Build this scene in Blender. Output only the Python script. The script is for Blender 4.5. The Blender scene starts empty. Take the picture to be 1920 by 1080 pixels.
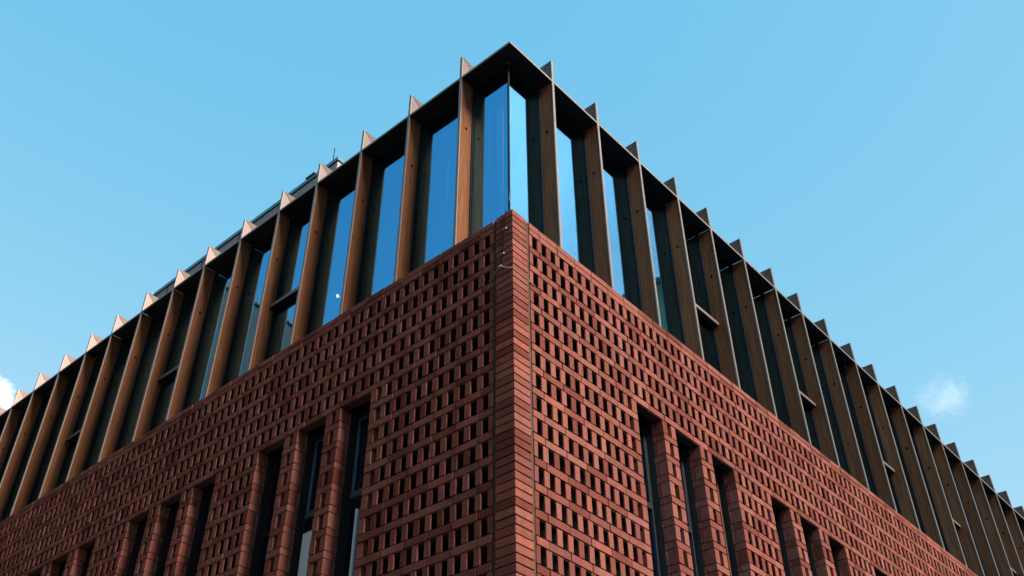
import bpy, bmesh, math, random
from mathutils import Matrix, Vector
random.seed(7)
scene = bpy.context.scene
COL = scene.collection
Z0 = 8.1                      # height of the brick parapet's top above the pavement

# ------------------------------------------------------------------ camera
CAM_R = Vector((0.685291, -0.727824, 0.025457)); CAM_U = Vector((-0.473479, -0.418705, 0.774922)); CAM_F = Vector((0.553348, 0.543101, 0.631544))
CAM_P = Vector((-5.161141, -4.417686, -6.476515)) + Vector((0, 0, Z0))
F_PX, CX, CY = 1843.4, 960 - 95.04, 540 - 4.03
cam = bpy.data.cameras.new('camera'); cam_o = bpy.data.objects.new('camera', cam); COL.objects.link(cam_o)
m3 = Matrix((CAM_R, CAM_U, -CAM_F)).transposed()
cam_o.matrix_world = Matrix.Translation(CAM_P) @ m3.to_4x4()
cam.sensor_width = 36.0; cam.lens = F_PX / 1920 * 36
cam.shift_x = 95.04 / 1920; cam.shift_y = -4.03 / 1920
cam.clip_end = 30000
scene.camera = cam_o

# ------------------------------------------------------------------ light
SUN_EL, SUN_OFF = math.radians(38), math.radians(91)     # height; angle off the right facade's plane
sun_dir = Vector((math.cos(SUN_EL) * math.cos(SUN_OFF), -math.cos(SUN_EL) * math.sin(SUN_OFF), math.sin(SUN_EL)))
sun = bpy.data.lights.new('sun', 'SUN'); sun.energy = 5.0; sun.angle = math.radians(18); sun.color = (1.0, 0.93, 0.84)
sun_o = bpy.data.objects.new('sun', sun); COL.objects.link(sun_o)
sun_o.rotation_euler = sun_dir.to_track_quat('Z', 'Y').to_euler(); sun_o.location = (0, 0, 60)
world = bpy.data.worlds.new('World'); scene.world = world; world.use_nodes = True
wn, wl = world.node_tree.nodes, world.node_tree.links
bg = wn['Background']; sky = wn.new('ShaderNodeTexSky'); sky.sky_type = 'NISHITA'; sky.sun_disc = False
sky.sun_elevation = SUN_EL
sky.sun_rotation = math.atan2(sun_dir.x, sun_dir.y)
sky.air_density = 1.0; sky.dust_density = 0.0; sky.ozone_density = 0.6
# the camera's response to the sky, over the whole dome alike: paler towards the hazy sun, deep cyan away from it
sep = wn.new('ShaderNodeSeparateColor'); cmb = wn.new('ShaderNodeCombineColor'); wl.new(sky.outputs[0], sep.inputs[0])
for ch, (gain, power, top) in enumerate(((1.021, 1.25, 2.0), (1.924, 0.43, 3.0), (2.76, 0.18, 4.0))):
    mn = wn.new('ShaderNodeMath'); mn.operation = 'MINIMUM'; mn.inputs[1].default_value = top; wl.new(sep.outputs[ch], mn.inputs[0])
    pw = wn.new('ShaderNodeMath'); pw.operation = 'POWER'; pw.inputs[1].default_value = power; wl.new(mn.outputs[0], pw.inputs[0])
    mu = wn.new('ShaderNodeMath'); mu.operation = 'MULTIPLY'; mu.inputs[1].default_value = gain; wl.new(pw.outputs[0], mu.inputs[0])
    wl.new(mu.outputs[0], cmb.inputs[ch])
wl.new(cmb.outputs[0], bg.inputs[0])
bg.inputs[1].default_value = 0.115
scene.view_settings.view_transform = 'Standard'; scene.view_settings.look = 'None'
scene.view_settings.exposure = 1.22; scene.view_settings.gamma = 1.0; scene.view_settings.use_curve_mapping = False
scene.render.engine = 'CYCLES'
scene.cycles.use_denoising = True
scene.cycles.max_bounces = 14; scene.cycles.transparent_max_bounces = 12; scene.cycles.volume_bounces = 12
scene.cycles.sample_clamp_indirect = 8

# ------------------------------------------------------------------ materials
def mat(name):
    m = bpy.data.materials.new(name); m.use_nodes = True
    nt = m.node_tree; b = nt.nodes['Principled BSDF']
    return m, nt, b
def N(nt, t, **kw):
    n = nt.nodes.new(t)
    for k, v in kw.items(): setattr(n, k, v)
    return n
def ramp(nt, stops):
    r = N(nt, 'ShaderNodeValToRGB'); e = r.color_ramp.elements
    while len(e) < len(stops): e.new(0.5)
    for el, (p, c) in zip(e, stops): el.position = p; el.color = (*c, 1)
    return r
def mixc(nt, fac, a, b, mode='MIX'):
    n = N(nt, 'ShaderNodeMix', data_type='RGBA', blend_type=mode)
    for sock, v in ((0, fac), (6, a), (7, b)):
        if isinstance(v, (int, float)): n.inputs[sock].default_value = v
        elif isinstance(v, tuple): n.inputs[sock].default_value = (*v, 1)
        else: nt.links.new(v, n.inputs[sock])
    return n.outputs[2]
def math_n(nt, op, a, b=0.0):
    n = N(nt, 'ShaderNodeMath', operation=op)
    for i, v in ((0, a), (1, b)):
        if isinstance(v, (int, float)): n.inputs[i].default_value = v
        else: nt.links.new(v, n.inputs[i])
    return n.outputs[0]
def noise(nt, vec, scale, detail=4, rough=0.6):
    n = N(nt, 'ShaderNodeTexNoise'); n.inputs['Scale'].default_value = scale
    n.inputs['Detail'].default_value = detail; n.inputs['Roughness'].default_value = rough
    if vec is not None: nt.links.new(vec, n.inputs['Vector'])
    return n.outputs[0]
def bump(nt, b, h, strength, dist=0.01):
    n = N(nt, 'ShaderNodeBump'); n.inputs['Strength'].default_value = strength; n.inputs['Distance'].default_value = dist
    nt.links.new(h, n.inputs['Height']); nt.links.new(n.outputs[0], b.inputs['Normal'])
def world_pos(nt): return N(nt, 'ShaderNodeNewGeometry').outputs['Position']

def brick_material(name, stops):
    m, nt, b = mat(name); L = nt.links
    geo = N(nt, 'ShaderNodeNewGeometry'); oi = N(nt, 'ShaderNodeObjectInfo')
    rnd = math_n(nt, 'FRACT', math_n(nt, 'ADD', geo.outputs['Random Per Island'], oi.outputs['Random']))
    r = ramp(nt, stops); L.new(rnd, r.inputs[0])
    pos = geo.outputs['Position']
    big = noise(nt, pos, 1.3, 5); fine = noise(nt, pos, 60, 5, 0.7); speck = noise(nt, pos, 210, 2, 0.5)
    c = mixc(nt, 0.5, r.outputs[0], ramp_of(nt, big, [(0.3, (0.74, 0.72, 0.72)), (0.7, (1.18, 1.16, 1.16))]), 'MULTIPLY')
    c = mixc(nt, 0.75, c, ramp_of(nt, fine, [(0.3, (0.70, 0.68, 0.68)), (0.5, (1, 1, 1)), (0.72, (1.30, 1.34, 1.36))]), 'MULTIPLY')
    st = N(nt, 'ShaderNodeMapping'); L.new(pos, st.inputs[0]); st.inputs['Scale'].default_value = (4.0, 4.0, 0.45)
    c = mixc(nt, 0.7, c, ramp_of(nt, noise(nt, st.outputs[0], 1.0, 5, 0.65), [(0.32, (0.66, 0.64, 0.64)), (0.55, (1, 1, 1)), (0.75, (1.16, 1.2, 1.22))]), 'MULTIPLY')
    dark = ramp_of(nt, speck, [(0.30, (1, 1, 1)), (0.36, (0, 0, 0))])
    c = mixc(nt, dark, c, (0.045, 0.016, 0.013))
    pale = ramp_of(nt, noise(nt, pos, 17, 6, 0.75), [(0.70, (0, 0, 0)), (0.80, (0.55, 0.55, 0.55))])
    c = mixc(nt, pale, c, (0.30, 0.14, 0.11))
    L.new(c, b.inputs['Base Color']); b.inputs['Roughness'].default_value = 0.88
    b.inputs['Specular IOR Level'].default_value = 0.04
    h = math_n(nt, 'ADD', math_n(nt, 'MULTIPLY', fine, 1.0), math_n(nt, 'MULTIPLY', speck, 0.5))
    bump(nt, b, h, 0.45, 0.006)
    return m
def ramp_of(nt, val, stops):
    r = ramp(nt, stops); nt.links.new(val, r.inputs[0]); return r.outputs[0]

M = {}
M['brick'] = brick_material('red_brick', [(0.0, (0.100, 0.028, 0.020)), (0.3, (0.152, 0.048, 0.035)), (0.6, (0.190, 0.070, 0.053)), (0.8, (0.130, 0.044, 0.035)), (1.0, (0.205, 0.064, 0.045))])

m, nt, b = mat('mortar'); pos = world_pos(nt)
nt.links.new(ramp_of(nt, noise(nt, pos, 30, 4), [(0.3, (0.028, 0.016, 0.013)), (0.7, (0.058, 0.036, 0.030))]), b.inputs['Base Color'])
b.inputs['Roughness'].default_value = 0.95; b.inputs['Specular IOR Level'].default_value = 0.04; M['mortar'] = m

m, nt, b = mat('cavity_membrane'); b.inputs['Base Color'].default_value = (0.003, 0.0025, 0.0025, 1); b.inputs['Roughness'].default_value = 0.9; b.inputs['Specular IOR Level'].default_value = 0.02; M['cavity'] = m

m, nt, b = mat('sealant'); pos = world_pos(nt)
nt.links.new(ramp_of(nt, noise(nt, pos, 14, 5), [(0.3, (0.038, 0.022, 0.017)), (0.7, (0.080, 0.050, 0.039))]), b.inputs['Base Color'])
b.inputs['Roughness'].default_value = 0.9; b.inputs['Specular IOR Level'].default_value = 0.1; bump(nt, b, noise(nt, pos, 35, 3), 0.5, 0.01); M['sealant'] = m

m, nt, b = mat('stained_timber'); L = nt.links
geo = N(nt, 'ShaderNodeNewGeometry'); oi = N(nt, 'ShaderNodeObjectInfo')
mp = N(nt, 'ShaderNodeMapping'); L.new(geo.outputs['Position'], mp.inputs[0]); mp.inputs['Scale'].default_value = (14, 14, 0.55)
grain = noise(nt, mp.outputs[0], 3.0, 6, 0.65)
mp2 = N(nt, 'ShaderNodeMapping'); L.new(geo.outputs['Position'], mp2.inputs[0]); mp2.inputs['Scale'].default_value = (60, 60, 1.2)
fineg = noise(nt, mp2.outputs[0], 3.0, 4, 0.6)
c = ramp_of(nt, grain, [(0.28, (0.074, 0.027, 0.012)), (0.5, (0.118, 0.046, 0.021)), (0.72, (0.165, 0.072, 0.036))])
c = mixc(nt, 0.28, c, ramp_of(nt, fineg, [(0.3, (0.74, 0.72, 0.70)), (0.7, (1.2, 1.2, 1.2))]), 'MULTIPLY')
tint = ramp_of(nt, oi.outputs['Random'], [(0.0, (0.78, 0.74, 0.72)), (0.5, (1, 1, 1)), (1.0, (1.16, 1.18, 1.2))])
c = mixc(nt, 1.0, c, tint, 'MULTIPLY')
mp3 = N(nt, 'ShaderNodeMapping'); L.new(geo.outputs['Position'], mp3.inputs[0]); mp3.inputs['Scale'].default_value = (5.5, 5.5, 2.6)
vor = N(nt, 'ShaderNodeTexVoronoi'); L.new(mp3.outputs[0], vor.inputs['Vector']); vor.inputs['Scale'].default_value = 1.0
knot = ramp_of(nt, vor.outputs['Distance'], [(0.045, (0.8, 0.8, 0.8)), (0.085, (0, 0, 0))])
c = mixc(nt, knot, c, (0.05, 0.02, 0.010))
L.new(c, b.inputs['Base Color']); b.inputs['Roughness'].default_value = 0.85; b.inputs['Specular IOR Level'].default_value = 0.04
bump(nt, b, fineg, 0.15, 0.004); M['timber'] = m

m, nt, b = mat('bronze_cladding'); pos = world_pos(nt)
nt.links.new(ramp_of(nt, noise(nt, pos, 3.5, 5), [(0.3, (0.060, 0.031, 0.020)), (0.7, (0.082, 0.046, 0.031))]), b.inputs['Base Color'])
b.inputs['Metallic'].default_value = 0.35; b.inputs['Roughness'].default_value = 0.42; M['bronze'] = m

m, nt, b = mat('pale_edge_metal'); b.inputs['Base Color'].default_value = (0.19, 0.14, 0.118, 1); b.inputs['Metallic'].default_value = 0.45; b.inputs['Roughness'].default_value = 0.38; M['edge'] = m
m, nt, b = mat('soffit_metal'); b.inputs['Base Color'].default_value = (0.008, 0.0065, 0.006, 1); b.inputs['Roughness'].default_value = 0.7; b.inputs['Specular IOR Level'].default_value = 0.2; M['soffit'] = m
m, nt, b = mat('frame_black'); b.inputs['Base Color'].default_value = (0.012, 0.013, 0.016, 1); b.inputs['Roughness'].default_value = 0.75; b.inputs['Specular IOR Level'].default_value = 0.1; M['frame'] = m
m, nt, b = mat('frame_grey'); b.inputs['Base Color'].default_value = (0.10, 0.115, 0.12, 1); b.inputs['Roughness'].default_value = 0.4; b.inputs['Metallic'].default_value = 0.4; M['frame_grey'] = m
m, nt, b = mat('bolt_dark'); b.inputs['Base Color'].default_value = (0.006, 0.004, 0.003, 1); b.inputs['Roughness'].default_value = 1.0; b.inputs['Specular IOR Level'].default_value = 0.0; M['bolt'] = m

def glass_material(name, fac, gl, tr):
    m, nt, b = mat(name); L = nt.links
    out = nt.nodes['Material Output']; nt.nodes.remove(b)
    g = N(nt, 'ShaderNodeBsdfGlossy'); g.inputs['Color'].default_value = (*gl, 1); g.inputs['Roughness'].default_value = 0.0
    t = N(nt, 'ShaderNodeBsdfTransparent'); t.inputs['Color'].default_value = (*tr, 1)
    mx = N(nt, 'ShaderNodeMixShader'); mx.inputs[0].default_value = fac
    mp = N(nt, 'ShaderNodeMapping'); L.new(world_pos(nt), mp.inputs[0]); mp.inputs['Scale'].default_value = (9, 9, 0.35)
    bp = N(nt, 'ShaderNodeBump'); bp.inputs['Strength'].default_value = 0.04; bp.inputs['Distance'].default_value = 0.01
    L.new(noise(nt, mp.outputs[0], 1.0, 2), bp.inputs['Height']); L.new(bp.outputs[0], g.inputs['Normal'])
    L.new(t.outputs[0], mx.inputs[1]); L.new(g.outputs[0], mx.inputs[2]); L.new(mx.outputs[0], out.inputs[0])
    return m
M['glass'] = glass_material('coated_glass', 0.54, (0.20, 0.60, 0.98), (0.52, 0.56, 0.58))

m, nt, b = mat('curtain_fabric'); pos = world_pos(nt)
b.inputs['Base Color'].default_value = (0.62, 0.66, 0.68, 1); b.inputs['Roughness'].default_value = 0.9; M['curtain'] = m
m, nt, b = mat('blind_fabric'); b.inputs['Base Color'].default_value = (0.70, 0.74, 0.70, 1); b.inputs['Roughness'].default_value = 0.8; M['blind'] = m
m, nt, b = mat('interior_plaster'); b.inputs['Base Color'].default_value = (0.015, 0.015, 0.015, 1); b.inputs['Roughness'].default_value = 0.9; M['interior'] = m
m, nt, b = mat('dark_coping'); b.inputs['Base Color'].default_value = (0.10, 0.17, 0.20, 1); b.inputs['Metallic'].default_value = 0.8; b.inputs['Roughness'].default_value = 0.3; M['coping'] = m
m, nt, b = mat('cable_sheath'); b.inputs['Base Color'].default_value = (0.016, 0.009, 0.007, 1); b.inputs['Roughness'].default_value = 0.9; b.inputs['Specular IOR Level'].default_value = 0.05; M['cable'] = m
m, nt, b = mat('cable_grey'); b.inputs['Base Color'].default_value = (0.26, 0.215, 0.19, 1); b.inputs['Roughness'].default_value = 0.9; b.inputs['Specular IOR Level'].default_value = 0.05; M['cable_grey'] = m
m, nt, b = mat('clip_steel'); b.inputs['Base Color'].default_value = (0.30, 0.29, 0.28, 1); b.inputs['Roughness'].default_value = 0.6; M['clip'] = m
m, nt, b = mat('roof_membrane'); b.inputs['Base Color'].default_value = (0.12, 0.12, 0.12, 1); b.inputs['Roughness'].default_value = 0.9; M['roof'] = m
m, nt, b = mat('rooftop_panel'); b.inputs['Base Color'].default_value = (0.27, 0.20, 0.185, 1); b.inputs['Roughness'].default_value = 0.7; M['panel_far'] = m
m, nt, b = mat('glint_glow'); b.inputs['Base Color'].default_value = (1, 1, 1, 1); b.inputs['Emission Color'].default_value = (1, 0.97, 0.9, 1); b.inputs['Emission Strength'].default_value = 9; M['glint_ball'] = m  # glow that stands in for the sun's glint in the glazing

m, nt, b = mat('asphalt'); pos = world_pos(nt)
nt.links.new(ramp_of(nt, noise(nt, pos, 40, 5), [(0.3, (0.04, 0.04, 0.042)), (0.7, (0.065, 0.064, 0.062))]), b.inputs['Base Color'])
b.inputs['Roughness'].default_value = 0.9; bump(nt, b, noise(nt, pos, 120, 3), 0.4, 0.01); M['asphalt'] = m
m, nt, b = mat('paving'); pos = world_pos(nt)
bt = N(nt, 'ShaderNodeTexBrick'); nt.links.new(pos, bt.inputs['Vector']); bt.inputs['Scale'].default_value = 1.6
bt.inputs['Color1'].default_value = (0.28, 0.26, 0.24, 1); bt.inputs['Color2'].default_value = (0.34, 0.32, 0.29, 1); bt.inputs['Mortar'].default_value = (0.14, 0.13, 0.12, 1); bt.inputs['Mortar Size'].default_value = 0.008
nt.links.new(bt.outputs[0], b.inputs['Base Color']); b.inputs['Roughness'].default_value = 0.85; M['paving'] = m

# ------------------------------------------------------------------ mesh helpers
def side_pt(side, u, v, z):            # u along the facade from the corner, v depth into the building
    return (u, v, z + Z0) if side == 'R' else (v, u, z + Z0)
class MB:
    def __init__(self): self.v = []; self.f = []
    def add(self, verts, faces):
        k = len(self.v); self.v += [tuple(p) for p in verts]; self.f += [tuple(k + i for i in f) for f in faces]; return self
    def box(self, u0, u1, v0, v1, z0, z1, side='R'):
        P = [side_pt(side, u, v, z) for z in (z0, z1) for v in (v0, v1) for u in (u0, u1)]
        return self.add(P, [(0, 1, 3, 2), (4, 6, 7, 5), (0, 4, 5, 1), (2, 3, 7, 6), (0, 2, 6, 4), (1, 5, 7, 3)])
    def tube(self, pts, r, n=6):
        pts = [Vector(p) for p in pts]; rings = []
        for i, p in enumerate(pts):
            d = (pts[min(i + 1, len(pts) - 1)] - pts[max(i - 1, 0)]).normalized()
            a = d.cross(Vector((0.3, 0.2, 1))).normalized() if abs(d.z) < 0.95 else d.cross(Vector((1, 0.2, 0))).normalized()
            b2 = d.cross(a)
            rings.append([p + r * (math.cos(t) * a + math.sin(t) * b2) for t in [2 * math.pi * k / n for k in range(n)]])
        V = [q for ring in rings for q in ring]; F = []
        for i in range(len(rings) - 1):
            for k in range(n): F.append((i * n + k, i * n + (k + 1) % n, (i + 1) * n + (k + 1) % n, (i + 1) * n + k))
        F.append(tuple(range(n))); F.append(tuple((len(rings) - 1) * n + k for k in range(n)))
        return self.add(V, F)
    def mesh(self, name, material, smooth=False):
        me = bpy.data.meshes.new(name); me.from_pydata(self.v, [], self.f)
        bm = bmesh.new(); bm.from_mesh(me); bmesh.ops.recalc_face_normals(bm, faces=bm.faces); bm.to_mesh(me); bm.free()
        me.materials.append(material)
        if smooth:
            for p in me.polygons: p.use_smooth = True
        return me
    def build(self, name, material, parent=None, smooth=False):
        return link(name, self.mesh(name, material, smooth), parent)
def link(name, me, parent=None, loc=None, rotz=None):
    o = bpy.data.objects.new(name, me); COL.objects.link(o)
    if loc is not None: o.location = loc
    if rotz: o.rotation_euler = (0, 0, rotz)
    if parent is not None:
        o.parent = parent
        if parent.type == 'MESH' or parent.type == 'EMPTY': o.matrix_parent_inverse = Matrix.Translation(-parent.location)
    return o
def empty(name, loc=(0, 0, 0)):
    o = bpy.data.objects.new(name, None); COL.objects.link(o); o.location = loc; o.empty_display_size = 0.3; return o
def tag(o, label=None, cat=None, group=None, kind=None):
    for k, v in (('label', label), ('category', cat), ('group', group), ('kind', kind)):
        if v: o[k] = v
    return o

def bevel_box(dx, dy, dz, b, jit=0.0, rng=random):
    hx, hy, hz = dx / 2, dy / 2, dz / 2; V = []; idx = {}
    for sx in (-1, 1):
        for sy in (-1, 1):
            for sz in (-1, 1):
                j = [rng.uniform(-jit, jit) for _ in range(3)]; bb = b * rng.uniform(0.6, 1.5)
                base = (sx * hx + j[0], sy * hy + j[1] * 0.6, sz * hz + j[2])
                for ax in range(3):
                    p = [base[0] - sx * bb, base[1] - sy * bb, base[2] - sz * bb]
                    p[ax] = base[ax]; idx[(sx, sy, sz, ax)] = len(V); V.append(tuple(p))
    F = []; S = (-1, 1)
    for ax in range(3):
        o1, o2 = [a for a in range(3) if a != ax]
        for s in S:
            q = []
            for t1, t2 in ((-1, -1), (1, -1), (1, 1), (-1, 1)):
                k = [0, 0, 0]; k[ax] = s; k[o1] = t1; k[o2] = t2; q.append(idx[(*k, ax)])
            F.append(tuple(q))
    for ax in range(3):          # edges parallel to ax
        o1, o2 = [a for a in range(3) if a != ax]
        for s1 in S:
            for s2 in S:
                k0 = [0, 0, 0]; k1 = [0, 0, 0]; k0[o1] = k1[o1] = s1; k0[o2] = k1[o2] = s2; k0[ax] = -1; k1[ax] = 1
                F.append((idx[(*k0, o1)], idx[(*k1, o1)], idx[(*k1, o2)], idx[(*k0, o2)]))
    for sx in S:
        for sy in S:
            for sz in S: F.append((idx[(sx, sy, sz, 0)], idx[(sx, sy, sz, 1)], idx[(sx, sy, sz, 2)]))
    return V, F

def pixel_size(p):                      # rough size on the picture of one metre at p, 0 when out of view
    d = Vector(p) - CAM_P; z = d.dot(CAM_F)
    if z < 0.1: return 0.0
    x = CX + F_PX * d.dot(CAM_R) / z; y = CY - F_PX * d.dot(CAM_U) / z
    if -15 < x < 1935 and -15 < y < 1095: return F_PX / z
    return 0.0

# ------------------------------------------------------------------ ground
tag(MB().box(-2500, 2500, -2500, 2500, -Z0 - 0.3, -Z0 - 0.12).build('ground', M['asphalt']), kind='structure')
pv = MB()
pv.box(-3.2, 22, -3.2, -0.02, -Z0 - 0.12, -Z0); pv.box(-3.2, -0.02, -0.019, 22, -Z0 - 0.12, -Z0 - 0.0005)
tag(pv.build('pavement', M['paving']), kind='structure')
kb = MB(); kb.box(-3.36, 22, -3.36, -3.203, -Z0 - 0.12, -Z0 + 0.004); kb.box(-3.36, -3.203, -3.2, 22, -Z0 - 0.12, -Z0 + 0.003)
tag(kb.build('kerb', M['paving']), kind='structure')

# ------------------------------------------------------------------ the building
B = empty('brick_building')
tag(B, 'corner building of perforated red brick with timber fins round its glazed top storey', 'building')
C = 0.075                                 # one course
ROWS = 18                                 # rows of open headers built
Z_BOT = -(2 + 3 * ROWS) * C - C           # underside of the last stretcher course
PITCH_A, X_A = 0.138, 0.392               # open headers between the corner and the first window
X_J = X_A + 10 * PITCH_A                  # jamb header of the first window
PER = 2.537; PIT = PER / 19
HEAD_ROW = 5                              # rows above the window heads
Z_HEAD = -17 * C
U_END = {'R': 17.6, 'L': 15.6}
HB, SB = 0.065, 0.072                     # header width
def header_x(u_end):
    xs = [X_A + PITCH_A * k for k in range(-1, 11)]
    k = 1
    while X_J + PIT * k < u_end: xs.append(X_J + PIT * k); k += 1
    return xs
def windows(u_end):                       # openings (u0, u1, index)
    out = []; g = 0
    while True:
        base = X_J + PER * g
        for j in range(3):
            a = base + PIT * 5 * j; c = a + PIT * 4
            if c > u_end - 0.3: return out
            out.append((a + 0.045, c - 0.045, g * 3 + j))
        g += 1
def in_window(x, ws, tol=0.0):
    return any(a - tol < x < b_ + tol for a, b_, _ in ws)

pieces = {'R': [], 'L': []}               # (kind, u0, u1, v0, v1, z0, z1)
mortar = {'R': MB(), 'L': MB()}
J = 0.009
U_START = 0.238
for side in 'RL':
    ue = U_END[side]; xs = header_x(ue); ws = windows(ue)
    joints = [xs[i] for i in range(1, len(xs), 2)]
    def spans(z_low, joints=joints, ws=ws, ue=ue):           # stretcher spans of one course
        cuts = [U_START] + joints + [ue]
        out = []
        for a, b_ in zip(cuts[:-1], cuts[1:]):
            segs = [(a, b_)]
            if z_low:
                for w0, w1, _ in ws:
                    ns = []
                    for s0, s1 in segs:
                        if s1 <= w0 or s0 >= w1: ns.append((s0, s1)); continue
                        if s0 < w0: ns.append((s0, w0 + J / 2))
                        if s1 > w1: ns.append((w1 - J / 2, s1))
                    segs = ns
            out += segs
        # merge slivers next to a jamb into their neighbour
        out.sort(); res = []
        for s in out:
            if res and abs(res[-1][1] - s[0]) < 1e-6 and (s[1] - s[0] < 0.075 or res[-1][1] - res[-1][0] < 0.075):
                res[-1] = (res[-1][0], s[1])
            else: res.append(s)
        return res
    P = pieces[side]
    for a, b_ in spans(False): P.append(('cap_brick', a + J / 2, b_ - J / 2, 0, 0.102, -C + J, 0))
    for row in range(ROWS + 1):
        zt = -(1 + 3 * row) * C; low = row > HEAD_ROW
        for a, b_ in spans(low): P.append(('stretcher_brick', a + J / 2, b_ - J / 2, 0, 0.102, zt - C + J, zt))
        # bed and perpend mortar, recessed
        segs = [(U_START, ue)]
        if low:
            e = [U_START] + [t for w0, w1, _ in ws for t in (w0, w1)] + [ue]; segs = list(zip(e[0::2], e[1::2]))
        for a, b_ in segs:
            mortar[side].box(a + 0.002, b_ - 0.002, 0.013, 0.098, zt - C - 0.0005, zt - C + J + 0.0005, side)
            if row == 0: mortar[side].box(a, b_, 0.010, 0.098, zt - 0.0005, zt + J + 0.0005, side)
            elif row <= HEAD_ROW or True: mortar[side].box(a + 0.002, b_ - 0.002, 0.013, 0.098, zt - 0.0005, zt + J + 0.0005, side)
        for jx in joints:
            if not (low and in_window(jx, ws, 0.03)): mortar[side].box(jx - J / 2 - 0.0005, jx + J / 2 + 0.0005, 0.012, 0.096, zt - C + J, zt, side)
        if row == 0:
            for jx in joints: mortar[side].box(jx - J / 2 - 0.0005, jx + J / 2 + 0.0005, 0.012, 0.096, -C + J, -0.004, side)
        if row == ROWS: break
        ht = zt - C; hb_ = ht - 2 * C; lowh = row >= HEAD_ROW
        for i, x in enumerate(xs):
            a, b_ = x - HB / 2, x + HB / 2
            if i == 0: a, b_ = U_START, x + HB / 2
            if lowh:
                if any(w0 - 0.01 < x < w1 + 0.01 for w0, w1, _ in ws): continue
                for w0, w1, _ in ws:
                    if abs(x - (w0 - 0.045)) < 0.01: b_ = w0
                    if abs(x - (w1 + 0.045)) < 0.01: a = w1
            jamb = lowh and any(min(abs(a - w1), abs(b_ - w0)) < 0.001 for w0, w1, _ in ws)
            P.append(('header_brick', a, b_, 0, 0.102 if jamb else 0.018, hb_ + J, ht))
    # window reveals: a second leaf of bricks behind the jambs
    for w0, w1, _ in ws:
        for a, b_ in ((w0 - 0.085, w0), (w1, w1 + 0.085)):
            for row in range(HEAD_ROW, ROWS):
                ht = -(2 + 3 * row) * C
                P.append(('reveal_brick', a, b_, 0.106, 0.140, ht - 2 * C + J, ht))
                P.append(('reveal_brick', a, b_, 0.106, 0.140, ht - 3 * C + J, ht - 2 * C))
            mortar[side].box(a + 0.006, b_ - 0.006, 0.098, 0.138, Z_BOT + 0.01, Z_HEAD, side)

walls = {}
for side in 'RL':
    ue = U_END[side]; ws = windows(ue); bk = MB()
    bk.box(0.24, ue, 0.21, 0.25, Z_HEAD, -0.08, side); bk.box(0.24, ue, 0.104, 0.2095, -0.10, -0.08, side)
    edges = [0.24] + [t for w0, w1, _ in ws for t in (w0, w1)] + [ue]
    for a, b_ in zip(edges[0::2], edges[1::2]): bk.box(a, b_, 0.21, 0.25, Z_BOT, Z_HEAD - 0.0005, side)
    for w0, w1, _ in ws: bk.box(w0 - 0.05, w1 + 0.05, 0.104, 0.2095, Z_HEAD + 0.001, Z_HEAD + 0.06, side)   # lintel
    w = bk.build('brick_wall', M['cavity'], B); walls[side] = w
    mortar[side].build('mortar', M['mortar'], w)
    lower = MB().box(0.0 if side == 'R' else 0.31, ue, 0.0, 0.3, -Z0, Z_BOT - 0.004, side)
    lower.build('plinth', M['brick'], B)

# bricks: the largest 300 of each kind singly, the rest joined
VARIANTS = {}
def variant(kind, dx, dy, dz, material):
    key = (kind, round(dx, 3), round(dy, 3), round(dz, 3))
    if key not in VARIANTS:
        L_ = []
        for k in range(4):
            V, F = bevel_box(dx, dy, dz, 0.0022, 0.0013); L_.append(MB().add(V, F).mesh(kind, material))
        VARIANTS[key] = L_
    return random.choice(VARIANTS[key])
allp = {}
for side in 'RL':
    for pc in pieces[side]:
        kind, u0, u1, v0, v1, z0, z1 = pc
        ctr = Vector(side_pt(side, (u0 + u1) / 2, v0, (z0 + z1) / 2))
        allp.setdefault(kind, []).append((pixel_size(ctr), side, pc))
for kind, lst in allp.items():
    lst.sort(key=lambda t: -t[0]); rest = {'R': MB(), 'L': MB()}
    for n, (px, side, (kd, u0, u1, v0, v1, z0, z1)) in enumerate(lst):
        dx, dy, dz = u1 - u0, v1 - v0, z1 - z0
        jv = random.uniform(-0.003, 0.003)
        ctr = Vector(side_pt(side, (u0 + u1) / 2, (v0 + v1) / 2 + jv, (z0 + z1) / 2))
        rot = (0 if side == 'R' else math.pi / 2) + random.uniform(-0.011, 0.011)
        tilt = random.uniform(-0.004, 0.004)
        if n < 300 and px > 0:
            o = link(kind, variant(kind, dx, dy, dz, M['brick']), walls[side], ctr, rot)
            o.rotation_euler = (0, tilt, rot)
        else:
            if px > 0: V, F = bevel_box(dx, dy, dz, 0.0022, 0.0012)
            else:
                V = [(sx * dx / 2, sy * dy / 2, sz * dz / 2) for sz in (-1, 1) for sy in (-1, 1) for sx in (-1, 1)]
                F = [(0, 1, 3, 2), (4, 6, 7, 5), (0, 4, 5, 1), (2, 3, 7, 6), (0, 2, 6, 4), (1, 5, 7, 3)]
            cr, sr = math.cos(rot), math.sin(rot)
            rest[side].add([(ctr.x + cr * x - sr * y, ctr.y + sr * x + cr * y, ctr.z + z) for x, y, z in V], F)
    for side in 'RL':
        if rest[side].v: tag(rest[side].build(kind, M['brick'], walls[side]), kind='stuff')

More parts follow.
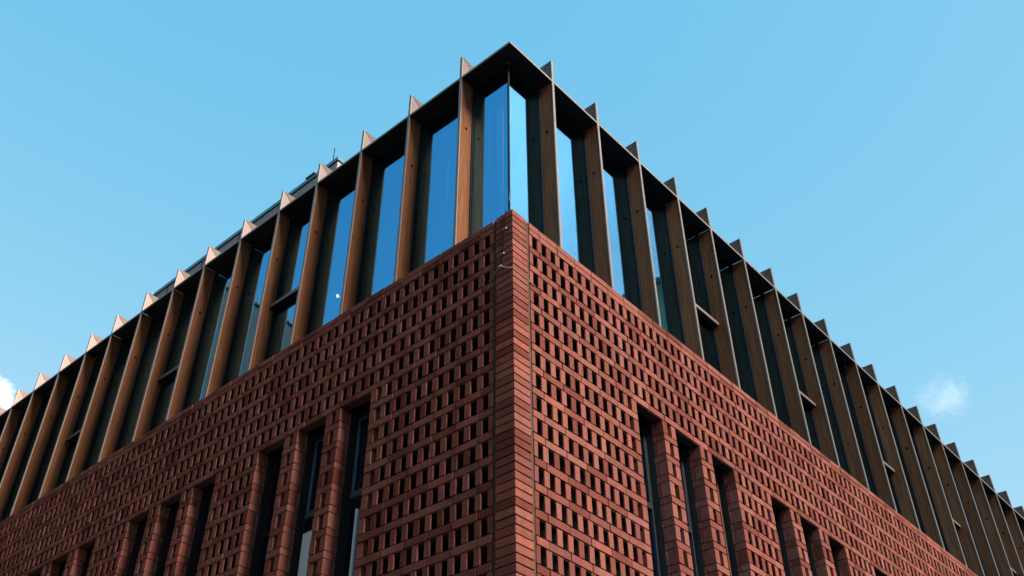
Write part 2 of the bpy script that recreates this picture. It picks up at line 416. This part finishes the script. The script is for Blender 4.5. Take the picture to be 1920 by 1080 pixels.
# corner pier: one bonded corner brick per course
pier = MB(); a0 = 0.012
pier.box(a0, 0.198, a0, 0.198, Z_BOT, -0.01)
pier_o = pier.build('corner_pier', M['mortar'], B)
def corner_brick_mesh(k):
    rng = random.Random(k); g = 0.2; t = 0.098; p = -0.006
    j = lambda: rng.uniform(-0.0013, 0.0013)
    prof = [(p, p), (g + j(), p + j()), (g + j(), t), (t, t), (t, g + j()), (p + j(), g + j())]
    bm = bmesh.new(); vs = [bm.verts.new((x, y, -C + 0.010 + j())) for x, y in prof]
    f = bm.faces.new(vs); r = bmesh.ops.extrude_face_region(bm, geom=[f])
    for v in r['geom']:
        if isinstance(v, bmesh.types.BMVert): v.co.z = j()
    bmesh.ops.recalc_face_normals(bm, faces=bm.faces)
    bmesh.ops.bevel(bm, geom=[e for e in bm.edges], offset=0.0025, segments=1, affect='EDGES')
    me = bpy.data.meshes.new('corner_brick'); bm.to_mesh(me); bm.free(); me.materials.append(M['brick']); return me
cb = [corner_brick_mesh(k) for k in range(8)]
k = 0
while -k * C > Z_BOT + 0.01:
    link('corner_brick', random.choice(cb), pier_o, (random.uniform(-0.0015, 0.0015), random.uniform(-0.0015, 0.0015), Z0 - k * C)); k += 1
for side in 'RL':
    MB().box(0.2035, 0.2335, 0.006, 0.09, Z_BOT, -0.006, side).build('sealant_joint', M['sealant'], B)

# fins
FIN = [0.848]
for n in range(24):
    FIN.append(FIN[-1] + (0.795 if (n >= 3 and n % 3 == 0) else 0.872))
FW = 0.034; Z_SOF, Z_CAN, Z_TIP = 2.718, 2.742, 3.12; GV = 0.285
def fin_mesh(side):
    t = MB().box(-FW / 2 + 0.003, FW / 2 - 0.003, 0.0935, 0.268, 0.012, Z_SOF - 0.002, side).mesh('fin', M['timber'])
    fp = MB().box(-FW / 2, FW / 2, 0.078, 0.093, 0.010, Z_TIP - 0.004, side).mesh('front_plate', M['edge'])
    # top blade: two folded facets on each face, meeting along a diagonal crease
    V, F = [], []
    prof = [(0.094, Z_CAN + 0.002), (0.094, Z_TIP), (0.44, Z_TIP), (0.44, 2.775)]
    w = [0.013, 0.011, 0.011, 0.013]
    for s in (-1, 1):
        k = len(V)
        V += [side_pt(side, s * wi, v, z) for (v, z), wi in zip(prof, w)]
        V.append(side_pt(side, s * 0.026, 0.268, 2.93)); V.append(side_pt(side, s * 0.018, 0.44, 2.80)); V.append(side_pt(side, s * 0.013, 0.262, Z_CAN + 0.002))
        F += [(k, k + 1, k + 4), (k, k + 4, k + 6), (k + 1, k + 2, k + 4), (k + 2, k + 5, k + 4), (k + 6, k + 4, k + 5)]
    F += [(0, 1, 8, 7), (1, 2, 9, 8), (2, 5, 12, 9), (6, 0, 7, 13), (5, 6, 13, 12)]
    tp = MB().add(V, F).mesh('top_blade', M['bronze'])
    sm = MB()
    for s in (-1, 1):
        a = Vector(side_pt(side, s * 0.0125, 0.097, Z_TIP - 0.006)); c_ = Vector(side_pt(side, s * 0.0265, 0.268, 2.93)); sm.tube([a, c_], 0.0022, 4)
    sm = sm.mesh('seam', M['soffit'])
    bo = MB()
    for s in (-1, 1):
        ring = [(0.185 + 0.016 * math.cos(q), 1.92 + 0.019 * math.sin(q)) for q in [2 * math.pi * i / 10 for i in range(10)]]
        V = [side_pt(side, s * (FW / 2 - 0.004), v, z) for v, z in ring] + [side_pt(side, s * (FW / 2 + 0.001), v, z) for v, z in ring]
        bo.add(V, [tuple(range(10)), tuple(range(10, 20))] + [(i, (i + 1) % 10, 10 + (i + 1) % 10, 10 + i) for i in range(10)])
    bo = bo.mesh('bolt', M['bolt'])
    return t, fp, tp, sm, bo
fins = {}
for side in 'RL':
    t, fp, tp, sm, bo = fin_mesh(side); fins[side] = [x for x in FIN if x < U_END[side] + 0.3]
    for x in fins[side]:
        off = (x, 0, 0) if side == 'R' else (0, x, 0)
        f = link('fin', t, B, off)
        for nm, me in (('front_plate', fp), ('top_blade', tp), ('seam', sm), ('bolt', bo)):
            o = link(nm, me, f, off)

# canopy panels between the fins, one folded round the corner
def poly_prism(name, pts, z0, z1, material, parent):
    n = len(pts); V = [(x, y, z0 + Z0) for x, y in pts] + [(x, y, z1 + Z0) for x, y in pts]
    return MB().add(V, [tuple(range(n)), tuple(range(n, 2 * n))] + [(i, (i + 1) % n, n + (i + 1) % n, n + i) for i in range(n)]).build(name, material, parent)
x1 = FIN[0] - FW / 2 - 0.001
def canopy(name, pts, edge, parent):
    o = poly_prism(name, pts, Z_SOF, Z_CAN, M['soffit'], parent); return o
cp = canopy('canopy_panel', [(0.085, 0.085), (x1, 0.085), (x1, 0.268), (0.268, 0.268), (0.268, x1), (0.085, x1)], None, B)
poly_prism('edge_trim', [(0.078, 0.078), (x1, 0.078), (x1, 0.0845), (0.0845, 0.0845), (0.0845, x1), (0.078, x1)], Z_SOF - 0.003, Z_CAN + 0.003, M['edge'], cp)
for side in 'RL':
    fx = fins[side]
    for a, b_ in zip(fx[:-1], fx[1:]):
        a2, b2 = a + FW / 2 + 0.001, b_ - FW / 2 - 0.001
        c_ = MB().box(a2, b2, 0.085, 0.268, Z_SOF, Z_CAN, side).build('canopy_panel', M['soffit'], B)
        MB().box(a2, b2, 0.078, 0.0845, Z_SOF - 0.003, Z_CAN + 0.003, side).build('edge_trim', M['edge'], c_)
rf = MB().box(0.2695, U_END['R'], 0.2695, U_END['L'], Z_SOF + 0.001, 2.77).build('roof', M['roof'], B)

# upper windows
def upper_window(side, a, b_, shelf):
    fr = MB(); z0, z1 = -0.045, Z_SOF - 0.001; fw = 0.026
    fr.box(a, a + fw, 0.2695, 0.31, z0, z1, side); fr.box(b_ - fw, b_, 0.2695, 0.31, z0, z1, side)
    fr.box(a + fw, b_ - fw, 0.2695, 0.31, z1 - 0.045, z1, side); fr.box(a + fw, b_ - fw, 0.2695, 0.31, z0, z0 + 0.04, side)
    o = fr.build('window', M['frame'], B)
    zs = [(z0 + 0.04, z1 - 0.045)]
    if shelf:
        fr2 = MB().box(a + fw, b_ - fw, 0.2695, 0.31, 1.10, 1.15, side).build('transom', M['frame'], o)
        zs = [(z0 + 0.04, 1.10), (1.15, z1 - 0.045)]
    for p0, p1 in zs: MB().box(a + fw, b_ - fw, GV, GV + 0.008, p0, p1, side).build('pane', M['glass'], o)
    if shelf:
        s = MB().box(a + 0.0005, b_ - 0.0005, 0.207, 0.2685, 1.118, 1.155, side).build('shelf', M['soffit'], B)
        MB().box(a + 0.0005, b_ - 0.0005, 0.198, 0.2065, 1.115, 1.16, side).build('edge_trim', M['edge'], s)
for side in 'RL':
    fx = fins[side]
    for n, (a, b_) in enumerate(zip(fx[:-1], fx[1:])):
        upper_window(side, a + 0.001, b_ - 0.001, n >= 3 and n % 3 == 0)
# corner window, glass to glass
cw = MB(); z0, z1 = -0.045, Z_SOF - 0.001
for side in 'RL':
    b_ = FIN[0] - 0.001
    cw.box(b_ - 0.026, b_, 0.2695, 0.31, z0, z1, side)
    cw.box(0.302, b_ - 0.026, 0.2695, 0.31, z1 - 0.045, z1, side); cw.box(0.302, b_ - 0.026, 0.2695, 0.31, z0, z0 + 0.04, side)
cw.box(0.284, 0.3018, 0.284, 0.3018, z0, z1)
cwo = cw.build('window', M['frame'], B)
for side in 'RL': MB().box(0.302, FIN[0] - 0.027, GV, GV + 0.008, z0 + 0.04, z1 - 0.045, side).build('pane', M['glass'], cwo)

# lower windows
def lower_window(side, a, b_, blind):
    fr = MB(); zt = Z_HEAD; zb = Z_BOT; v0, v1 = 0.2105, 0.26; fw = 0.028
    fr.box(a, a + fw, v0, v1, zb, zt, side); fr.box(b_ - fw, b_, v0, v1, zb, zt, side)
    fr.box(a + fw, b_ - fw, v0, v1, zt - 0.05, zt, side); fr.box(a + fw, b_ - fw, v0, v1, zb, zb + 0.05, side)
    o = fr.build('narrow_window', M['frame'], B)
    for a2, b2 in ((a - 0.04, a), (b_, b_ + 0.04)): MB().box(a2, b2, 0.1425, 0.2095, zb, zt, side).build('reveal_shade', M['frame'], o)  # black strips standing in for the shade deep in the brick reveals
    zr = -2.15
    MB().box(a + fw, b_ - fw, 0.205, v1, zr - 0.045, zr, side).build('transom', M['frame_grey'] if blind in ('bar', 'panel') else M['frame'], o)
    sa = MB(); sw = 0.018; z0, z1 = zr, zt - 0.05
    sa.box(a + fw, a + fw + sw, 0.2125, 0.245, z0, z1, side); sa.box(b_ - fw - sw, b_ - fw, 0.2125, 0.245, z0, z1, side)
    sa.box(a + fw + sw, b_ - fw - sw, 0.2125, 0.245, z0, z0 + sw, side); sa.box(a + fw + sw, b_ - fw - sw, 0.2125, 0.245, z1 - sw, z1, side)
    sa.build('sash', M['frame_grey'] if blind in ('bar', 'panel') else M['frame'], o)
    MB().box(a + fw + sw, b_ - fw - sw, 0.225, 0.233, z0 + sw, z1 - sw, side).build('pane', M['glass'], o)
    if blind == 'panel':
        MB().box(a + fw, b_ - fw, 0.225, 0.24, zr - 0.20, zr - 0.045, side).build('pane', M['glass'], o)
        MB().box(a + fw, b_ - fw, 0.214, 0.24, zb + 0.05, zr - 0.20, side).build('infill_panel', M['blind'], o)
    else:
        MB().box(a + fw, b_ - fw, 0.232, 0.24, zb + 0.05, zr - 0.045, side).build('pane', M['glass'], o)
    if blind == 'bar': MB().box(a + 0.30, a + 0.325, 0.214, 0.2315, zb + 0.05, zr - 0.18, side).build('mullion', M['blind'], o)
    if blind == 'timber': MB().box(a + 0.395, a + 0.412, 0.200, 0.2095, zb + 0.05, zt - 0.05, side).build('mullion', M['timber'], o)
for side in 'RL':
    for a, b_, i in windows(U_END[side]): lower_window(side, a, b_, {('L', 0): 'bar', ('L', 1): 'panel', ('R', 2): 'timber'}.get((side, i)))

# interior lining behind all glass
for side in 'RL':
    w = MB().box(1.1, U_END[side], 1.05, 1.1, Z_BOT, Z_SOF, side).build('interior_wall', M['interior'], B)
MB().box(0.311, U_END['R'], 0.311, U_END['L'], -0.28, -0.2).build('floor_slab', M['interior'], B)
for side in 'RL':
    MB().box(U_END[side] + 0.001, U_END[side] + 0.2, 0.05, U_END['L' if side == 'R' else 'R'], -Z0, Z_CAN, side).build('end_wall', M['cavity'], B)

# ------------------------------------------------------------------ things on and in the building
def curtain(side, a, b_, label):
    n = 70; V = []; F = []; ph = random.uniform(0, 6)
    for i in range(n + 1):
        u = a + (b_ - a) * i / n
        v = 0.42 + 0.026 * math.sin(i * 0.95 + ph + 0.8 * math.sin(i * 0.31 + ph)) + 0.010 * math.sin(i * 0.41)
        for dv in (0, 0.003): V += [side_pt(side, u, v + dv, -0.15), side_pt(side, u, v + dv, Z_SOF - 0.03)]
    for i in range(n):
        k = 4 * i; F += [(k, k + 4, k + 5, k + 1), (k + 2, k + 3, k + 7, k + 6), (k, k + 2, k + 6, k + 4), (k + 1, k + 5, k + 7, k + 3)]
    F += [(0, 1, 3, 2), (4 * n, 4 * n + 2, 4 * n + 3, 4 * n + 1)]
    return tag(MB().add(V, F).build('curtain', M['curtain'], None, True), label, 'curtain', 'sheer curtains behind the shaded upper glazing')
curtain('L', 0.50, 1.60, 'grey sheer curtain in folds inside the shaded pane at the building corner')
curtain('L', 1.78, 2.45, 'grey sheer curtain behind the second bay of the shaded front')

# lamp on the shaded front: glowing ball added for a reflected sun sparkle
lp = empty('sun_glint', (0.7, 3.517, Z0 + 1.2)); tag(lp, 'small bright lamp as a glowing ball added behind glass of the shaded front', 'glint')
def ball(name, c, r, material, parent):
    bm = bmesh.new(); bmesh.ops.create_icosphere(bm, subdivisions=2, radius=r); bmesh.ops.translate(bm, verts=bm.verts, vec=Vector(c))
    me = bpy.data.meshes.new(name); bm.to_mesh(me); bm.free(); me.materials.append(material); return link(name, me, parent)
ball('glint_ball', (0.7, 3.517, Z0 + 1.227), 0.020, M['glint_ball'], lp)
MB().tube([(0.7, 3.517, Z0 + 1.26), (0.7, 3.517, Z0 + Z_SOF)], 0.004).build('glint_cord', M['frame'], lp)

# lightning cable down the corner
cbl = empty('corner_cable', (0, 0.07, Z0)); tag(cbl, 'thin dark cable clipped down the brick corner and forking into two ends', 'cable')
zc = lambda z: z + Z0
MB().tube([(0.262, 0.262, zc(0.62)), (0.255, 0.262, zc(0.40)), (0.20, 0.22, zc(0.15)), (0.02, 0.09, zc(0.035)), (-0.012, 0.074, zc(0.018)), (-0.013, 0.078, zc(-0.10)), (-0.013, 0.084, zc(-0.203)), (-0.013, 0.100, zc(-0.36)), (-0.013, 0.115, zc(-0.498)), (-0.013, 0.142, zc(-0.632))], 0.0058).build('main_run', M['cable'], cbl, True)
MB().tube([(-0.013, 0.142, zc(-0.632)), (-0.012, 0.16, zc(-0.648)), (-0.010, 0.23, zc(-0.69)), (-0.006, 0.285, zc(-0.735)), (0.05, 0.31, zc(-0.75))], 0.0040).build('branch', M['cable_grey'], cbl, True)
MB().tube([(-0.013, 0.142, zc(-0.632)), (-0.014, 0.10, zc(-0.67)), (-0.013, 0.03, zc(-0.715)), (-0.012, -0.012, zc(-0.742)), (0.03, -0.012, zc(-0.75)), (0.17, -0.012, zc(-0.751)), (0.30, -0.006, zc(-0.757)), (0.325, 0.05, zc(-0.765))], 0.0042).build('branch', M['cable_grey'], cbl, True)
for y, z in ((0.084, -0.203), (0.115, -0.498), (0.150, -0.632)):
    MB().box(-0.019, -0.0065, y - 0.017, y - 0.006, z - 0.008, z + 0.008).build('clip', M['clip'], cbl)
    MB().box(-0.019, -0.0065, y + 0.005, y + 0.015, z - 0.007, z + 0.007).build('clip', M['clip'], cbl)
MB().tube([(0.262, 0.262, zc(0.60)), (0.250, 0.255, zc(0.57)), (0.258, 0.262, zc(0.53)), (0.248, 0.252, zc(0.49)), (0.256, 0.262, zc(0.45))], 0.0032).build('loop', M['cable_grey'], cbl, True)

# rooftop enclosure set back behind the shaded front
re = empty('rooftop_enclosure', (1.5, 5.1, Z0 + 2.77)); tag(re, 'low bronze rooftop plant enclosure with dark coping behind the shaded front', 'enclosure')
MB().box(1.515, 6.0, 5.115, 10.645, 2.772, 5.43).build('wall', M['panel_far'], re)
MB().box(1.525, 6.02, 5.125, 10.635, 5.43, 5.462).build('shadow_gap', M['frame'], re)
MB().box(1.50, 6.08, 5.10, 10.66, 5.462, 5.54).build('coping', M['coping'], re)
for k in range(5):
    y = 5.5 + k * 1.15
    MB().box(1.508, 1.5145, y - 0.012, y + 0.012, 2.8, 5.41).build('panel_seam', M['soffit'], re)
an = empty('antenna', (1.62, 5.37, Z0 + 5.54)); tag(an, 'thin upright rod antenna on the rooftop enclosure corner', 'antenna')
MB().tube([(1.62, 5.40, zc(5.54)), (1.62, 5.41, zc(6.05))], 0.008).build('rod', M['frame'], an)
MB().box(1.56, 1.68, 5.34, 5.46, 5.541, 5.58).build('base', M['frame_grey'], an)
for (nm, y, lab) in (('roof_bracket', 5.72, 'small dark metal bracket cluster beside the antenna on the coping'), ('roof_bracket', 10.72, 'dark metal bracket cluster at the far end of the rooftop enclosure')):
    g = MB(); 
    for i in range(4): g.box(1.50 + 0.03 * i, 1.53 + 0.03 * i, y + 0.05 * i, y + 0.05 * i + 0.03, 5.30 if y > 10 else 5.542, 5.60 + 0.05 * (i % 3) if y > 10 else 5.62 + 0.05 * (i % 3))
    g.box(1.48, 1.66, y - 0.02, y + 0.22, 5.545, 5.575)
    tag(g.build(nm, M['coping']), lab, 'bracket')

# ------------------------------------------------------------------ neighbours across the two streets, behind the camera
def wall_mat(name, c0, c1):
    m, nt, b = mat(name); pos = world_pos(nt)
    nt.links.new(ramp_of(nt, noise(nt, pos, 1.2, 5), [(0.3, c0), (0.7, c1)]), b.inputs['Base Color']); b.inputs['Roughness'].default_value = 0.85; return m
M['render_tan'] = wall_mat('tan_render', (0.09, 0.068, 0.052), (0.13, 0.10, 0.076))
M['brick_far'] = wall_mat('brown_brickwork', (0.060, 0.036, 0.028), (0.085, 0.052, 0.040))
M['panel_green'] = wall_mat('green_panel', (0.26, 0.30, 0.14), (0.36, 0.40, 0.20))
M['grey_far'] = wall_mat('grey_concrete', (0.10, 0.10, 0.10), (0.15, 0.15, 0.145))
m, nt, b = mat('dark_pane'); b.inputs['Base Color'].default_value = (0.02, 0.03, 0.035, 1); b.inputs['Roughness'].default_value = 0.08; M['far_glass'] = m
def office_block(x0, x1, y0, y1, h, face, material, floor_h, bay, label):
    o = empty('office_block', ((x0 + x1) / 2, (y0 + y1) / 2, -0.12)); tag(o, label, 'building')
    z = lambda t: t - Z0
    MB().box(x0, x1, y0, y1, z(-0.12), z(h)).build('wall', material, o)
    MB().box(x0 - 0.15, x1 + 0.15, y0 - 0.15, y1 + 0.15, z(h), z(h + 0.35)).build('parapet', M['grey_far'], o)
    wm = None
    lo, hi = (y0, y1) if face in '+x' else (x0, x1)
    n = int((hi - lo - 0.6) / bay); nf = int(h / floor_h)
    if face == '+x': bm_ = MB().box(-0.02, 0.06, 0, bay * 0.6, 0, floor_h * 0.58); fr_ = MB().box(-0.02, 0.10, -0.06, bay * 0.6 + 0.06, -0.1, -0.002)
    else: bm_ = MB().box(0, bay * 0.6, -0.02, 0.06, 0, floor_h * 0.58); fr_ = MB().box(-0.06, bay * 0.6 + 0.06, -0.02, 0.10, -0.1, -0.002)
    wm = bm_.mesh('window', M['far_glass']); sm_ = fr_.mesh('sill', M['grey_far'])
    for f in range(nf):
        for i in range(n):
            t = lo + 0.6 + i * bay; zz = z(0.9 + f * floor_h)
            loc = (x1, t, zz) if face == '+x' else (t, y1, zz)
            w = link('window', wm, o, loc); link('sill', sm_, w, loc)
office_block(-26, -14, -6, 19.8, 18, '+x', M['brick_far'], 3.4, 2.6, 'low brown brick block facing the shaded front across the street')
office_block(-26, -14, 20.5, 33, 23.5, '+x', M['grey_far'], 3.4, 2.6, 'mid height grey concrete block beside the brown brick block')
office_block(-26, -14, 34, 58, 35, '+x', M['brick_far'], 3.4, 2.6, 'tall brown brick tower down the street from the shaded front')
office_block(-4, 25, -27, -15, 12, '+y', M['render_tan'], 3.4, 2.4, 'tan rendered block facing the sunlit front across the street')
office_block(26, 31.5, -27, -15, 27, '+y', M['grey_far'], 3.4, 2.4, 'slim grey concrete block between the tan block and green tower')
office_block(32, 52, -29, -15, 36, '+y', M['panel_green'], 3.4, 2.4, 'tall green panelled tower down the street facing the sunlit front')

# ------------------------------------------------------------------ clouds
def cloud(name, d, dist, size, density, label, seed, squash=0.45, thr=0.5, scale=1.7, contrast=1.6):
    d = Vector(d).normalized(); ctr = CAM_P + d * dist
    bm = bmesh.new(); bmesh.ops.create_icosphere(bm, subdivisions=3, radius=1.0)
    me = bpy.data.meshes.new(name); bm.to_mesh(me); bm.free()
    m = bpy.data.materials.new(name); m.use_nodes = True; nt = m.node_tree; nt.nodes.remove(nt.nodes['Principled BSDF'])
    vol = N(nt, 'ShaderNodeVolumePrincipled'); vol.inputs['Color'].default_value = (1, 1, 1, 1); vol.inputs['Anisotropy'].default_value = 0.5
    tc = N(nt, 'ShaderNodeTexCoord'); ob = tc.outputs['Object']
    ln = N(nt, 'ShaderNodeVectorMath', operation='LENGTH'); nt.links.new(ob, ln.inputs[0])
    mp = N(nt, 'ShaderNodeMapping'); nt.links.new(ob, mp.inputs[0]); mp.inputs['Location'].default_value = (seed, seed * 0.7, seed * 1.3)
    n1 = noise(nt, mp.outputs[0], scale, 7, 0.66)
    v = math_n(nt, 'SUBTRACT', math_n(nt, 'MULTIPLY', math_n(nt, 'ADD', math_n(nt, 'MULTIPLY', math_n(nt, 'SUBTRACT', n1, 0.5), contrast / 1.6), 0.5), 1.6), math_n(nt, 'MULTIPLY', ln.outputs['Value'], 0.9))
    v = math_n(nt, 'MULTIPLY', math_n(nt, 'MAXIMUM', math_n(nt, 'SUBTRACT', v, thr - 0.35), 0.0), density / size)
    nt.links.new(v, vol.inputs['Density']); nt.links.new(vol.outputs[0], nt.nodes['Material Output'].inputs['Volume'])
    me.materials.append(m); o = link(name, me, None, ctr)
    o.scale = (size, size, size * squash)
    tag(o, label, 'cloud', 'clouds in the sky'); return o
cloud('cloud', (0.842, 0.208, 0.495), 2600, 80, 1.0, 'small thin wispy cloud above the sunlit front', 3.1, 0.7, 0.44, 2.4, 2.6)
cloud('cloud', (0.243, 0.842, 0.474), 2600, 88, 22.0, 'bright white cloud behind the far end of the shaded front', 8.4, 0.6, 0.30, 2.0, 2.2)
cloud('cloud', (0.62, -0.40, 0.68), 2600, 950, 9.0, 'broad pale cloud bank high over the street, mirrored in the sunlit glazing', 5.2, 0.8, 0.36, 3.2, 3.4)
